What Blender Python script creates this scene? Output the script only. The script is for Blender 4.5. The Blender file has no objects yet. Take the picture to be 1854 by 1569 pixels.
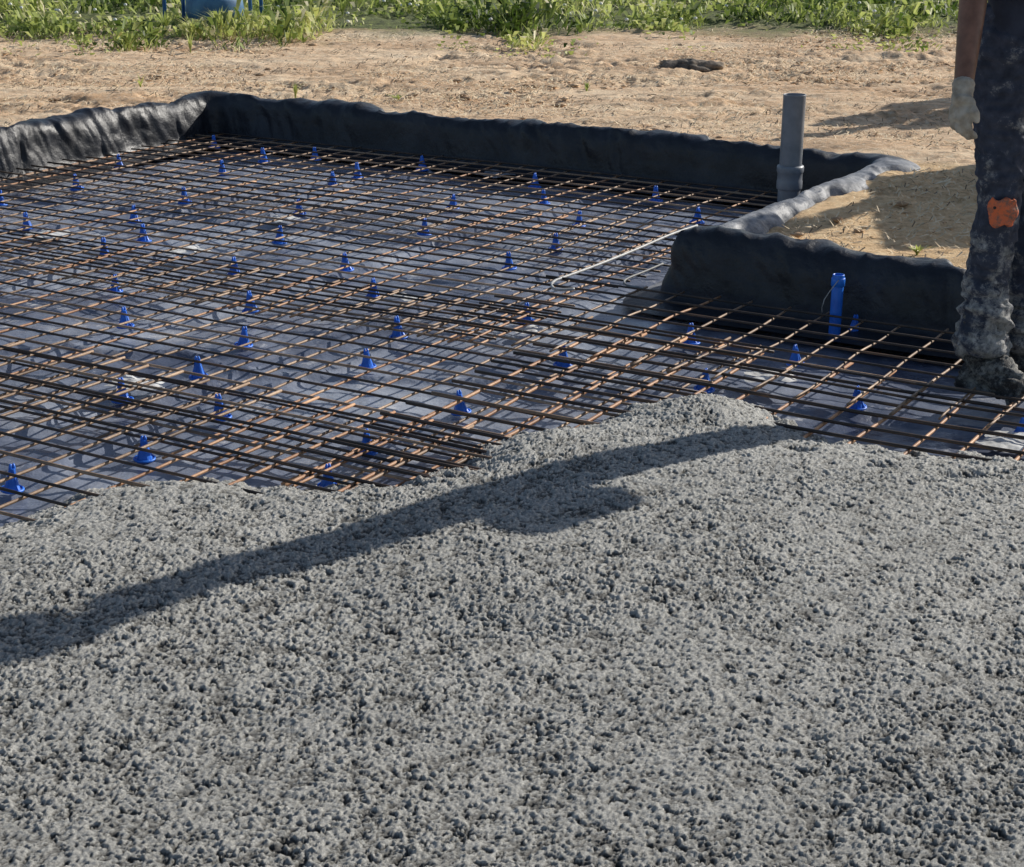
import bpy, math, random
import numpy as np
from mathutils import Vector, Matrix
random.seed(7); rng=np.random.default_rng(11)
R=math.radians
sc=bpy.context.scene; COL=sc.collection
# ---------------------------------------------------------------- camera model
F=3245.0; CAMH=1.62; PITCH=math.atan(1085/F); SP,CP=math.sin(PITCH),math.cos(PITCH)
def at(px,py,z=0.0):
    u=(px-927)/F; w=(784.5-py)/F
    t=(CAMH-z)/(SP-w*CP)
    return Vector((u*t, t*(CP+w*SP), z))
cam=bpy.data.cameras.new('camera'); co=bpy.data.objects.new('camera',cam); COL.objects.link(co)
co.location=(0,0,CAMH); co.rotation_euler=(math.pi/2-PITCH,0,0)
cam.sensor_width=36; cam.lens=F/1854*36; cam.clip_end=2000; cam.clip_start=.05
sc.camera=co
AX=Vector((.855,-.5186,0)); BX=Vector((.5186,.855,0))
def ab(a,b,z=0): 
    v=AX*a+BX*b; return Vector((v.x,v.y,z))
# ---------------------------------------------------------------- light
SX,SY=.809,.588
EL=R(28); S3=Vector((SX*math.cos(EL),SY*math.cos(EL),math.sin(EL)))
sl=bpy.data.lights.new('sun','SUN'); sl.energy=5.0; sl.angle=R(.5); sl.color=(1,.95,.87)
so=bpy.data.objects.new('sun',sl); COL.objects.link(so); so.rotation_euler=S3.to_track_quat('Z','Y').to_euler(); so.location=(5,5,8)
w=bpy.data.worlds.new('World'); sc.world=w; w.use_nodes=True
nt=w.node_tree; bg=nt.nodes['Background']; sk=nt.nodes.new('ShaderNodeTexSky'); sk.sky_type='NISHITA'; sk.sun_disc=False
sk.sun_elevation=EL; sk.sun_rotation=math.atan2(SX,SY); nt.links.new(sk.outputs[0],bg.inputs[0]); bg.inputs[1].default_value=.10
sc.view_settings.view_transform='Standard'; sc.view_settings.look='None'; sc.view_settings.exposure=0
# ---------------------------------------------------------------- noise
def h2(ix,iy,s=0):
    ix=ix.astype(np.int64); iy=iy.astype(np.int64)
    n=(ix*374761393+iy*668265263+s*1442695041)&0xffffffff
    n=((n^(n>>13))*1274126177)&0xffffffff
    n=(n^(n>>16))&0xffffffff
    return n/4294967295.0
def vn(x,y,s=0):
    x=np.asarray(x,float); y=np.asarray(y,float)
    ix=np.floor(x); iy=np.floor(y); fx=x-ix; fy=y-iy
    fx=fx*fx*fx*(fx*(fx*6-15)+10); fy=fy*fy*fy*(fy*(fy*6-15)+10)
    return (h2(ix,iy,s)*(1-fx)+h2(ix+1,iy,s)*fx)*(1-fy)+(h2(ix,iy+1,s)*(1-fx)+h2(ix+1,iy+1,s)*fx)*fy-.5
def fbm(x,y,o=4,s=0,g=.5):
    r=0;am=1
    for i in range(o):
        c,d=math.cos(i*1.1),math.sin(i*1.1)
        r=r+am*vn((x*c-y*d)*2**i+i*7.3,(x*d+y*c)*2**i-i*3.1,s+i); am*=g
    return r
def wor(x,y,s=0):
    ix=np.floor(x); iy=np.floor(y); best=np.full(x.shape,9.0); bid=np.zeros(x.shape)
    for dx in (-1,0,1):
        for dy in (-1,0,1):
            cx=ix+dx; cy=iy+dy
            px=cx+.1+.8*h2(cx,cy,s+1); py=cy+.1+.8*h2(cx,cy,s+2)
            d=(px-x)**2+(py-y)**2; m=d<best; best=np.where(m,d,best); bid=np.where(m,h2(cx,cy,s+3),bid)
    return np.sqrt(best),bid
def sst(x): x=np.clip(x,0,1); return x*x*(3-2*x)
# ---------------------------------------------------------------- mesh helpers
def npmesh(name,V,Fq,smooth=True):
    me=bpy.data.meshes.new(name); V=np.asarray(V,np.float32); Fq=np.asarray(Fq,np.int32)
    k=Fq.shape[1]; me.vertices.add(len(V)); me.vertices.foreach_set('co',V.ravel())
    me.loops.add(Fq.size); me.loops.foreach_set('vertex_index',Fq.ravel())
    me.polygons.add(len(Fq)); me.polygons.foreach_set('loop_start',np.arange(0,Fq.size,k,dtype=np.int32))
    me.polygons.foreach_set('loop_total',np.full(len(Fq),k,np.int32))
    me.update(calc_edges=True); me.validate()
    if smooth: me.polygons.foreach_set('use_smooth',np.ones(len(me.polygons),bool))
    return me
def addattr(me,name,arr):
    at_=me.attributes.new(name,'FLOAT','POINT'); at_.data.foreach_set('value',np.asarray(arr,np.float32))
def obj(name,me,mat=None,parent=None,label=None,cat=None,group=None,kind=None,loc=None):
    o=bpy.data.objects.new(name,me); COL.objects.link(o)
    if mat is not None and me is not None and not me.materials: me.materials.append(mat)
    if parent: o.parent=parent
    if label:o['label']=label
    if cat:o['category']=cat
    if group:o['group']=group
    if kind:o['kind']=kind
    if loc is not None:o.location=loc
    return o
def grid_faces(nu,nv):
    i=np.arange(nu*nv).reshape(nv,nu)
    return np.stack([i[:-1,:-1].ravel(),i[:-1,1:].ravel(),i[1:,1:].ravel(),i[1:,:-1].ravel()],1)
class MB:
    def __init__(s): s.v=[];s.f=[]
    def ring_tube(s,pts,rads,n=10,cap=True):
        base=len(s.v); pts=[Vector(p) for p in pts]; prev=None
        for i,p in enumerate(pts):
            t=(pts[min(i+1,len(pts)-1)]-pts[max(i-1,0)])
            if t.length<1e-9: t=Vector((0,0,1))
            t.normalize()
            if prev is None:
                x=t.cross(Vector((0,0,1)) if abs(t.z)<.9 else Vector((0,1,0))).normalized()
            else: x=(prev-t*prev.dot(t)).normalized()
            prev=x; y=t.cross(x)
            for k in range(n):
                an=2*math.pi*k/n; s.v.append(p+(x*math.cos(an)+y*math.sin(an))*rads[i])
        for i in range(len(pts)-1):
            for k in range(n):
                k2=(k+1)%n; s.f.append((base+i*n+k,base+i*n+k2,base+(i+1)*n+k2,base+(i+1)*n+k))
        if cap:
            s.f.append(tuple(base+k for k in reversed(range(n)))); s.f.append(tuple(base+(len(pts)-1)*n+k for k in range(n)))
    def capsule(s,p,q,r1,r2,n=14):
        p,q=Vector(p),Vector(q); d=(q-p); L=d.length
        if L<1e-6: d=Vector((0,0,1)); q=p+d*1e-4; L=1e-4
        d=d/L; pts=[];rr=[]
        for k in range(5):
            an=math.pi/2*(1-k/5); an=min(an,1.45); pts.append(p-d*r1*math.sin(an)); rr.append(r1*math.cos(an))
        pts.append(p);rr.append(r1);pts.append(q);rr.append(r2)
        for k in range(1,6):
            an=min(math.pi/2*k/5,1.45); pts.append(q+d*r2*math.sin(an)); rr.append(r2*math.cos(an))
        s.ring_tube(pts,rr,n)
    def ell(s,c,r,n=16,m=10,rot=None):
        base=len(s.v); c=Vector(c)
        for j in range(m+1):
            th=math.pi*(j+.0)/m; th=min(max(th,.04),math.pi-.04)
            for k in range(n):
                ph=2*math.pi*k/n; v=Vector((r[0]*math.sin(th)*math.cos(ph),r[1]*math.sin(th)*math.sin(ph),r[2]*math.cos(th)))
                if rot: v=rot@v
                s.v.append(c+v)
        for j in range(m):
            for k in range(n):
                k2=(k+1)%n; s.f.append((base+j*n+k,base+(j+1)*n+k,base+(j+1)*n+k2,base+j*n+k2))
        s.f.append(tuple(base+k for k in range(n))); s.f.append(tuple(base+m*n+k for k in reversed(range(n))))
    def box(s,c,h,rot=None):
        base=len(s.v); c=Vector(c)
        for x in (-1,1):
            for y in (-1,1):
                for z in (-1,1):
                    v=Vector((x*h[0],y*h[1],z*h[2])); 
                    if rot: v=rot@v
                    s.v.append(c+v)
        for f in ((0,1,3,2),(4,6,7,5),(0,4,5,1),(2,3,7,6),(0,2,6,4),(1,5,7,3)): s.f.append(tuple(base+i for i in f))
    def mesh(s,name,smooth=True):
        me=bpy.data.meshes.new(name); me.from_pydata([tuple(v) for v in s.v],[],s.f); me.update()
        if smooth: me.polygons.foreach_set('use_smooth',[True]*len(me.polygons))
        return me
def remeshed(mb,name,vox,smooth_it=4):
    me=mb.mesh(name+'_src'); o=bpy.data.objects.new('tmp',me); COL.objects.link(o)
    m=o.modifiers.new('r','REMESH'); m.mode='VOXEL'; m.voxel_size=vox; m.use_smooth_shade=True
    s=o.modifiers.new('s','SMOOTH'); s.iterations=smooth_it; s.factor=.5
    dg=bpy.context.evaluated_depsgraph_get(); out=bpy.data.meshes.new_from_object(o.evaluated_get(dg)); out.name=name
    bpy.data.objects.remove(o); bpy.data.meshes.remove(me)
    out.polygons.foreach_set('use_smooth',[True]*len(out.polygons)); return out
# ---------------------------------------------------------------- materials
class NB:
    def __init__(s,name):
        s.m=bpy.data.materials.new(name); s.m.use_nodes=True; s.t=s.m.node_tree; s.b=s.t.nodes['Principled BSDF']
        s.tc=s.t.nodes.new('ShaderNodeTexCoord')
    def n(s,ty): return s.t.nodes.new(ty)
    def l(s,a,b): s.t.links.new(a,b)
    def noise(s,scale,detail=4,rough=.55,vec=None,scl=None,rz=0):
        n=s.n('ShaderNodeTexNoise'); n.inputs['Scale'].default_value=scale; n.inputs['Detail'].default_value=detail; n.inputs['Roughness'].default_value=rough
        src=vec or s.tc.outputs['Object']
        if scl:
            mp=s.n('ShaderNodeMapping'); mp.inputs['Scale'].default_value=scl; mp.inputs['Rotation'].default_value=(0,0,rz); s.l(src,mp.inputs[0]); src=mp.outputs[0]
        s.l(src,n.inputs['Vector']); return n.outputs['Fac']
    def ramp(s,fac,stops):
        r=s.n('ShaderNodeValToRGB'); e=r.color_ramp.elements
        while len(e)<len(stops): e.new(.5)
        for i,(p,c) in enumerate(stops): e[i].position=p; e[i].color=(*c,1) if len(c)==3 else c
        s.l(fac,r.inputs[0]); return r.outputs[0]
    def mix(s,fac,a,b,mode='MIX'):
        m=s.n('ShaderNodeMix'); m.data_type='RGBA'; m.blend_type=mode
        for sock,v in ((m.inputs[0],fac),(m.inputs[6],a),(m.inputs[7],b)):
            if isinstance(v,(int,float)): sock.default_value=v
            elif isinstance(v,tuple): sock.default_value=(*v,1)
            else: s.l(v,sock)
        return m.outputs[2]
    def math(s,op,a,b):
        m=s.n('ShaderNodeMath'); m.operation=op
        for sock,v in ((m.inputs[0],a),(m.inputs[1],b)):
            if isinstance(v,(int,float)): sock.default_value=v
            else: s.l(v,sock)
        return m.outputs[0]
    def attr(s,name):
        a=s.n('ShaderNodeAttribute'); a.attribute_name=name; return a.outputs['Fac']
    def col(s,c):
        if isinstance(c,tuple): s.b.inputs['Base Color'].default_value=(*c,1)
        else: s.l(c,s.b.inputs['Base Color'])
    def rough(s,r):
        if isinstance(r,(int,float)): s.b.inputs['Roughness'].default_value=r
        else: s.l(r,s.b.inputs['Roughness'])
    def bump(s,h,st=.3,dist=.01):
        b=s.n('ShaderNodeBump'); b.inputs['Strength'].default_value=st; b.inputs['Distance'].default_value=dist
        s.l(h,b.inputs['Height']); s.l(b.outputs[0],s.b.inputs['Normal'])
def simple(name,c1,c2,scale=20,rough=.6,bump=.2,bd=.004,metal=0,det=5):
    k=NB(name); f=k.noise(scale,det); k.col(k.ramp(f,[(.35,c1),(.65,c2)])); k.rough(rough); k.b.inputs['Metallic'].default_value=metal
    if bump: k.bump(k.noise(scale*3,det),bump,bd)
    return k.m
G=lambda v:(v,v,v)
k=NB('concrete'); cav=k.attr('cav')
f1=k.noise(150,7,.85); f2=k.noise(4,6,.6)
c=k.ramp(f1,[(.34,(.28,.275,.26)),(.5,(.55,.54,.505)),(.66,(.86,.845,.79))])
c=k.mix(1,c,k.ramp(f2,[(.35,G(.86)),(.65,G(1))]),'MULTIPLY')
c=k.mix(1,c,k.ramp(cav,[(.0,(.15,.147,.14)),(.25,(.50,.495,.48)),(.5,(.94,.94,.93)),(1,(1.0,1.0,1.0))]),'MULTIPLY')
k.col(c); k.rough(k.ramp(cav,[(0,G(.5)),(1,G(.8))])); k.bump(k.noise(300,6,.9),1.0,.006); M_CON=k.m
k=NB('dirt'); geo=k.n('ShaderNodeSeparateXYZ'); k.l(k.tc.outputs['Object'],geo.inputs[0])
n1=k.noise(1.3,6,.68,scl=(.6,1.8,1)); n2=k.noise(14,6,.7); n3=k.noise(60,4)
c=k.ramp(n1,[(.3,(.46,.28,.15)),(.45,(.70,.47,.28)),(.58,(.85,.63,.41)),(.75,(.90,.74,.53))])
c=k.mix(k.ramp(n2,[(.5,G(0)),(.64,G(.6))]),c,(.34,.205,.115))
c=k.mix(k.ramp(k.noise(8,7,.78,scl=(.6,2.2,1)),[(.53,G(0)),(.62,G(.75))]),c,(.24,.17,.11))
c=k.mix(k.ramp(k.noise(35,5),[(.52,G(0)),(.7,G(.6))]),c,(.88,.77,.57))
isl=k.attr('isl')
ci=k.ramp(k.noise(20,7,.75),[(.3,(.36,.22,.105)),(.5,(.76,.52,.28)),(.7,(.90,.70,.43))])
c=k.mix(isl,c,ci)
gr=k.math('ADD',geo.outputs[1],k.math('MULTIPLY',k.noise(1.5,5),2.2))
gm=k.n('ShaderNodeMapRange'); gm.inputs[1].default_value=14.3; gm.inputs[2].default_value=15.2; k.l(gr,gm.inputs[0])
c=k.mix(gm.outputs[0],c,k.ramp(n2,[(.35,(.05,.06,.02)),(.65,(.18,.21,.06))]))
k.col(c); k.rough(.92); k.bump(k.noise(50,6,.8),1.0,.012); M_DIRT=k.m
k=NB('clod'); k.col(k.ramp(k.noise(9,4),[(.35,(.40,.25,.145)),(.65,(.74,.56,.37))])); k.rough(.95); k.bump(k.noise(60,4),.6,.01); M_CLOD=k.m
def film(name,c1,c2,ro,sc1=3,bs=.35,bd=.02,bsc=(9,9,9)):
    k=NB(name); f=k.noise(sc1,7,.68); k.col(k.ramp(f,[(.38,c1),(.66,c2)])); k.rough(k.ramp(k.noise(6,4),[(.3,G(ro-.06)),(.7,G(ro+.14))]))
    k.bump(k.noise(1,6,.65,scl=bsc),bs,bd); return k
k=film('black_film',(.008,.010,.015),(.024,.027,.036),.40,5,.45,.02,(15,15,15)); k.b.inputs['Specular IOR Level'].default_value=.42; M_FILM=k.m
k=film('pale_film',(.09,.10,.12),(.34,.345,.36),.55,16,.4,.02,(18,18,18)); k.b.inputs['Specular IOR Level'].default_value=.4; M_PALE=k.m  # bank fold: sun reflection on dusty black film put into the colour
k=NB('floor_film')
f=k.noise(1.3,7,.65); c=k.ramp(f,[(.36,(.075,.09,.14)),(.5,(.19,.215,.28)),(.64,(.34,.37,.43))])
c=k.mix(k.ramp(k.noise(7,7,.75),[(.57,G(0)),(.67,G(.8))]),c,(.64,.64,.65))
c=k.mix(k.ramp(k.noise(3.1,6,.7),[(.58,G(0)),(.69,G(.5))]),c,(.12,.10,.08))
k.col(c); k.rough(k.ramp(k.noise(4,4),[(.3,G(.18)),(.7,G(.42))])); k.bump(k.noise(1,6,.55,scl=(6,6,6)),.55,.04); M_FLOOR=k.m
k=film('white_patch',(.55,.55,.53),(.85,.85,.83),.4,20); M_WHITE=k.m
k=NB('rusty_steel'); r1=k.noise(3.5,5,.7); r2=k.noise(120,3)
c=k.ramp(r1,[(.3,(.10,.065,.045)),(.5,(.29,.19,.12)),(.7,(.54,.39,.27))]); c=k.mix(k.ramp(r2,[(.45,G(0)),(.75,G(.5))]),c,(.10,.07,.055))
k.col(c); k.rough(.6); k.b.inputs['Metallic'].default_value=.15; k.bump(r2,.4,.002); M_RUST=k.m
k=NB('orange_steel'); c=k.ramp(k.noise(4,5,.7),[(.3,(.13,.065,.04)),(.46,(.34,.17,.085)),(.6,(.50,.29,.16)),(.75,(.62,.45,.30))])
k.col(c); k.rough(.6); k.b.inputs['Metallic'].default_value=.1; k.bump(k.noise(120,3),.4,.002); M_ORST=k.m
k=NB('shaded_steel'); r1=k.noise(4,5,.7)
c=k.ramp(r1,[(.35,(.025,.02,.018)),(.52,(.06,.042,.032)),(.75,(.24,.13,.07))]); k.col(c); k.rough(.55); k.b.inputs['Metallic'].default_value=.3; k.bump(k.noise(120,3),.4,.002); M_SHADEST=k.m  # rusty steel for the long bars, their unlit side put into the colour
M_BLUE=simple('blue_plastic',(.014,.13,.60),(.025,.21,.84),30,.45,.1)
M_BLUEPIPE=simple('blue_pipe',(.01,.13,.60),(.02,.20,.78),12,.4,.1)
M_BLUEMET=simple('faded_blue_metal',(.02,.10,.34),(.05,.18,.46),12,.5,.2)
M_GREY=simple('grey_plastic',(.17,.185,.21),(.24,.255,.285),14,.42,.1)
M_HOLE=simple('pipe_inside',(.015,.015,.018),(.03,.03,.03),10,.7,0)
M_GALV=simple('pale_tube',(.26,.26,.26),(.48,.48,.46),40,.5,.1)
M_DULL=simple('dull_tube',(.14,.14,.14),(.26,.26,.25),40,.6,.1)
M_SKIN=simple('skin',(.14,.068,.043),(.23,.115,.075),25,.5,.15,.002)
M_GLOVE=simple('glove_cloth',(.26,.225,.18),(.48,.44,.375),30,.85,.5,.003)
M_SHIRT=simple('shirt_cloth',(.014,.018,.034),(.03,.038,.066),14,.85,.4,.004)
k=NB('muddy_trousers'); g=k.n('ShaderNodeSeparateXYZ'); k.l(k.tc.outputs['Object'],g.inputs[0])
mud=k.noise(15,8,.78); low=k.n('ShaderNodeMapRange'); low.inputs[1].default_value=.62; low.inputs[2].default_value=.1; low.inputs[3].default_value=-.08; low.inputs[4].default_value=.08; k.l(g.outputs[2],low.inputs[0])
fac=k.ramp(k.math('ADD',mud,low.outputs[0]),[(.49,G(0)),(.62,G(1))])
c=k.mix(fac,k.ramp(k.noise(30,4),[(.3,(.016,.022,.04)),(.7,(.055,.065,.10))]),k.ramp(k.noise(50,4),[(.3,(.15,.15,.14)),(.7,(.46,.45,.43))]))
k.col(c); k.rough(.85); k.bump(k.noise(28,5),.8,.016); M_TROU=k.m
k=NB('muddy_boot'); c=k.mix(k.ramp(k.noise(16,7,.8),[(.46,G(0)),(.6,G(1))]),(.03,.03,.032),(.30,.29,.265)); k.col(c); k.rough(.8); k.bump(k.noise(45,6,.75),1.0,.015); M_BOOT=k.m
k=NB('orange_pad'); c=k.mix(k.ramp(k.noise(45,6,.75),[(.47,G(0)),(.60,G(.9))]),(.66,.15,.055),(.15,.11,.09)); k.col(c); k.rough(.75); k.bump(k.noise(70,4),.5,.005); M_ORANGE=k.m
M_HAIR=simple('hair',(.015,.01,.006),(.04,.025,.015),60,.6,.4)
M_STEELBOX=simple('painted_steel',(.20,.12,.03),(.30,.20,.05),6,.5,.2)
k=NB('grass'); gv=k.attr('gv')
k.col(k.ramp(gv,[(0,(.05,.08,.015)),(.3,(.17,.25,.04)),(.6,(.40,.48,.12)),(.85,(.58,.58,.22)),(1,(.74,.66,.44))])); k.rough(.6)
tr=k.n('ShaderNodeBsdfTranslucent'); k.l(k.ramp(gv,[(0,(.08,.14,.02)),(1,(.60,.68,.20))]),tr.inputs[0])
ms=k.n('ShaderNodeMixShader'); ms.inputs[0].default_value=.4; k.l(k.b.outputs[0],ms.inputs[1]); k.l(tr.outputs[0],ms.inputs[2])
k.l(ms.outputs[0],k.t.nodes['Material Output'].inputs[0]); M_GRASS=k.m
M_STRAW=simple('straw',(.50,.36,.20),(.86,.72,.50),10,.8,0)
M_TWIG=simple('twig',(.10,.065,.04),(.22,.15,.09),10,.8,0)
M_FLOWER=simple('flower',(.8,.8,.75),(.9,.9,.85),10,.7,0)
# ---------------------------------------------------------------- ground with pit
def axis(lo,hi,st,outlo,outhi,g=1.18):
    c=list(np.arange(lo,hi,st)); d=st; x=c[-1]
    while x<outhi: d*=g; x+=d; c.append(x)
    d=st; x=c[0]; pre=[]
    while x>outlo: d*=g; x-=d; pre.append(x)
    return np.array(pre[::-1]+c)
xs=axis(-4.0,4.2,.016,-400,400); ys=axis(5.6,15.5,.022,-60,900)
X,Y=np.meshgrid(xs,ys)
A_=X*AX.x+Y*AX.y; B_=X*BX.x+Y*BX.y
o=np.maximum(np.maximum(-6.6-A_,B_-7.69),np.minimum(A_+2.77,B_-5.69))
islm=sst((np.minimum(A_+2.77,7.95-B_))/.15)*(B_>5.5)*(A_>-2.9)
wd,wi=wor(X*9+fbm(X*5,Y*5,2)*1.8,Y*13+fbm(X*6,Y*6,2,77),3); pt=sst((fbm(X*.9,Y*1.6,3,21)+.06)*4)
n=fbm(X*1.1,Y*2.2,3,5)*.04+fbm(X*7,Y*10,5,9,.65)*(.011+.023*pt)*(1-.3*islm)
n+=np.clip(.40-wd,0,1)*.016*wi*pt*(1-.8*islm)-np.clip(fbm(X*4,Y*7,4,33,.6)-.18,0,1)*.07*(.3+.7*pt)
near=np.clip((np.abs(X)<8),0,1)
hgt=.205+n*near
Z=-.12+(hgt+.12)*sst((o-.05)/.06)
g=obj('ground',npmesh('ground',np.stack([X.ravel(),Y.ravel(),Z.ravel()],1),grid_faces(len(xs),len(ys))),M_DIRT,kind='structure')
addattr(g.data,'isl',islm.ravel())
# ---------------------------------------------------------------- concrete
edge=[(-700,1090),(-250,1010),(0,940),(60,918),(100,898),(165,878),(260,864),(350,858),(430,868),(500,874),(560,872),(690,874),(800,848),(840,808),(900,786),(1000,772),(1060,765),(1100,742),(1180,722),(1280,716),(1380,735),(1440,766),(1490,788),(1560,800),(1620,812),(1720,815),(1854,825),(2100,835),(2500,850)]
EP=[at(x,y,.04) for x,y in edge]
poly=[(p.x,p.y) for p in EP]+[(6,3.5),(6,-2.5),(-4.6,-2.5),(-4.6,2.2)]
xs=axis(-1.42,1.72,.0027,-4.5,5.8,1.12); 
yy=[2.25]; 
while yy[-1]<5.1: yy.append(yy[-1]+.0022+.0010*(yy[-1]-2.25))
pre=[];d=.0022;x=2.25
while x>-2.4: d*=1.12; x-=d; pre.append(x)
ys=np.array(pre[::-1]+yy)
X,Y=np.meshgrid(xs,ys)
Xw=X+fbm(X*14,Y*14,4,41)*.05; Yw=Y+fbm(X*14,Y*14,4,42)*.07
ins=np.zeros(X.shape,bool); P=poly
for i in range(len(P)):
    x1,y1=P[i];x2,y2=P[(i+1)%len(P)]
    if y1==y2: continue
    cnd=((y1>Yw)!=(y2>Yw)); xi=(x2-x1)*(Yw-y1)/(y2-y1)+x1; ins^=cnd&(Xw<xi)
D=np.full(X.shape,9.0)
for i in range(len(EP)-1):
    x1,y1=P[i];x2,y2=P[i+1]; dx,dy=x2-x1,y2-y1; t=np.clip(((Xw-x1)*dx+(Yw-y1)*dy)/(dx*dx+dy*dy),0,1)
    D=np.minimum(D,np.hypot(Xw-x1-t*dx,Yw-y1-t*dy))
D=np.where(ins,D,-D)
base=.005+.09*np.sqrt(np.clip(D/.22,0,1))+.02*sst(D/.9)
base+=fbm(X*2.2,Y*2.2,3,51)*.018*sst(D/.2)
hp=at(1270,745,.08); base+=.03*np.exp(-(((X-hp.x)/.22)**2+((Y-hp.y)/.14)**2))*sst((D+.01)/.06)
for (px,py,sx,dep) in ((1450,805,.03,.03),(1590,838,.03,.028),(1730,855,.045,.028),(450,905,.04,.012),(980,1325,.02,.010),(880,1290,.018,.009),(1480,1340,.022,.010),(620,1345,.018,.009),(1340,1190,.016,.008),(1250,700,.02,.012)):
    q=at(px,py,.1); base-=dep*np.exp(-(((X-q.x)/sx)**2+((Y-q.y)/(sx*.5))**2))
wx=X+fbm(X*90,Y*90,3,61)*.012; wy=Y+fbm(X*90,Y*90,3,62)*.012
d1,i1=wor(wx*190,wy*190,7)
bil=np.abs(vn(wx*86,wy*86,64))*.0088+np.abs(vn(wx*160+.3,wy*160,65))*.0056-.0036
lump=np.sqrt(np.clip(.62-d1,0,1))*i1*.0016
crumb=fbm(X*115,Y*115,3,71,.85)*.0044+fbm(X*26,Y*26,2,75)*.0036
pit=-np.clip(-fbm(X*55,Y*55,4,81,.75)-.40,0,1)*.030
rough_amt=.80+.35*sst(.5+fbm(X*2.6,Y*2.6,3,91)*1.6)
det=(bil+lump+crumb+pit)*rough_amt
Z=base+det-.006
keep=D>-.012
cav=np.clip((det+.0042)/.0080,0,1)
idx=np.arange(X.size).reshape(X.shape)
fm=keep[:-1,:-1]&keep[1:,:-1]&keep[:-1,1:]&keep[1:,1:]
Fc=np.stack([idx[:-1,:-1][fm],idx[:-1,1:][fm],idx[1:,1:][fm],idx[1:,:-1][fm]],1)
used=np.unique(Fc); remap=np.full(X.size,-1,np.int64); remap[used]=np.arange(len(used)); Fc=remap[Fc]
V=np.stack([X.ravel(),Y.ravel(),np.maximum(Z,-.005).ravel()],1)[used]
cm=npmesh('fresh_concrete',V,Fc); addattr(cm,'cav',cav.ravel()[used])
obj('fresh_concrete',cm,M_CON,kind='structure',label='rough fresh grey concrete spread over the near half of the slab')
# ---------------------------------------------------------------- plastic sheet
sheet=obj('plastic_sheet',None,label='black plastic membrane lining the shallow pit under the rebar',cat='plastic sheet',loc=(0,0,0))
sa=np.arange(-6.66,5.0,.02); sb=np.arange(-2.0,7.75,.02)
A2,B2=np.meshgrid(sa,sb)
rid=lambda v,wd: np.exp(-(v/wd)**2)
z=fbm(A2*1.2,B2*1.2,3,101)*.032+(.5-np.abs(fbm(A2*3,B2*3,3,105)))*.022-.017+fbm(A2*9,B2*9,3,109)*.009
for (a0,b0,an,L) in ((-3.6,4.4,1.45,.02),(-5.0,4.0,1.6,.02),(-4.3,6.2,.1,.018),(-2.6,4.6,.3,.02),(-5.6,5.9,1.2,.02),(-3.2,6.6,1.5,.018),(-4.2,5.0,1.5,.025)):
    dd=(A2-a0)*-math.sin(an)+(B2-b0)*math.cos(an)+fbm(A2*2,B2*2,2,int(abs(a0)*10))*.15; z+=.018*rid(dd,L)
VV=np.stack([A2*AX.x+B2*BX.x,A2*AX.y+B2*BX.y,z],-1).reshape(-1,3)
keep=~((A2>-2.7)&(B2>5.76)); ff=grid_faces(len(sa),len(sb)); ff=ff[keep.ravel()[ff].all(1)]
obj('floor_sheet',npmesh('floor_sheet',VV,ff),M_FLOOR,sheet)
path=[(-6.6,-2.0),(-6.6,7.69),(-2.78,7.69),(-2.82,5.69),(4.5,5.69)]
def rounded(path,r,st=.01):
    segs=[];n=len(path)
    cur=Vector(path[0])
    for i in range(1,n):
        p=Vector(path[i]); d=(p-cur).normalized()
        e=p-d*r if i<n-1 else p
        L=(e-cur).length; m=max(2,int(L/st)); segs+= [cur+(e-cur)*(j/m) for j in range(m)]
        if i<n-1:
            d2=(Vector(path[i+1])-p).normalized(); s_=p+d2*r; m=10
            for j in range(m):
                t=j/m; segs.append((1-t)**2*e+2*t*(1-t)*p+t*t*s_)
            cur=s_
        else: segs.append(p)
    return segs
pp=rounded(path,.06); pa=np.array([[p.x,p.y] for p in pp])
tg=np.gradient(pa,axis=0); tg/=np.linalg.norm(tg,axis=1)[:,None]
ker=np.ones(9)/9
for c_ in (0,1): tg[:,c_]=np.convolve(np.pad(tg[:,c_],4,'edge'),ker,'valid')
tg/=np.linalg.norm(tg,axis=1)[:,None]
out=np.stack([-tg[:,1],tg[:,0]],1)
sl_=np.concatenate([[0],np.cumsum(np.linalg.norm(np.diff(pa,axis=0),axis=1))])
prof=np.array([(-.16,.004),(-.09,.012),(-.045,.02),(-.02,.035),(-.012,.06),(-.008,.09),(-.004,.12),(0,.15),(.004,.175),(.010,.2),(.020,.222),(.034,.238),(.052,.248),(.072,.252),(.098,.250),(.13,.243),(.155,.233),(.175,.22),(.19,.205),(.20,.185),(.205,.16)])
pl=np.concatenate([[0],np.cumsum(np.linalg.norm(np.diff(prof,axis=0),axis=1))])
tt=np.linspace(0,pl[-1],60); po=np.interp(tt,pl,prof[:,0]); pz=np.interp(tt,pl,prof[:,1])
Sg,Tg=np.meshgrid(sl_,tt); PO=np.repeat(po[:,None],len(sl_),1); PZ=np.repeat(pz[:,None],len(sl_),1)
onwall=np.exp(-((Tg-.27)/.15)**2); ontop=sst((Tg-.3)/.1)
isleft=(Sg<9.6)
S2=9.69+3.82; S3_=S2+2.0
isbank=np.clip(np.minimum((Sg-(S2+.05))/.1,(S3_-.15-Sg)/.1),0,1)
amp=np.where(isleft,1.05,.6)
wS=Sg+.10*vn(Sg*3,Tg*4,140)+.025*vn(Sg*12,Tg*11,141)+np.where(isleft,0,.25*Tg)
ridg=lambda q:.5-2*np.abs(q)
fold=.75*ridg(vn(wS*5.5+Tg*1.2,Tg*1.3,111))+.6*ridg(vn(wS*12,Tg*3+wS,112))+.26*ridg(vn(wS*25+Tg*8,Tg*10,113))
fold=np.where(isleft,fold,fold*np.clip(.25+1.6*(vn(Sg*1.4,Tg*0,177)+.3),.2,1.2))
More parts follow.
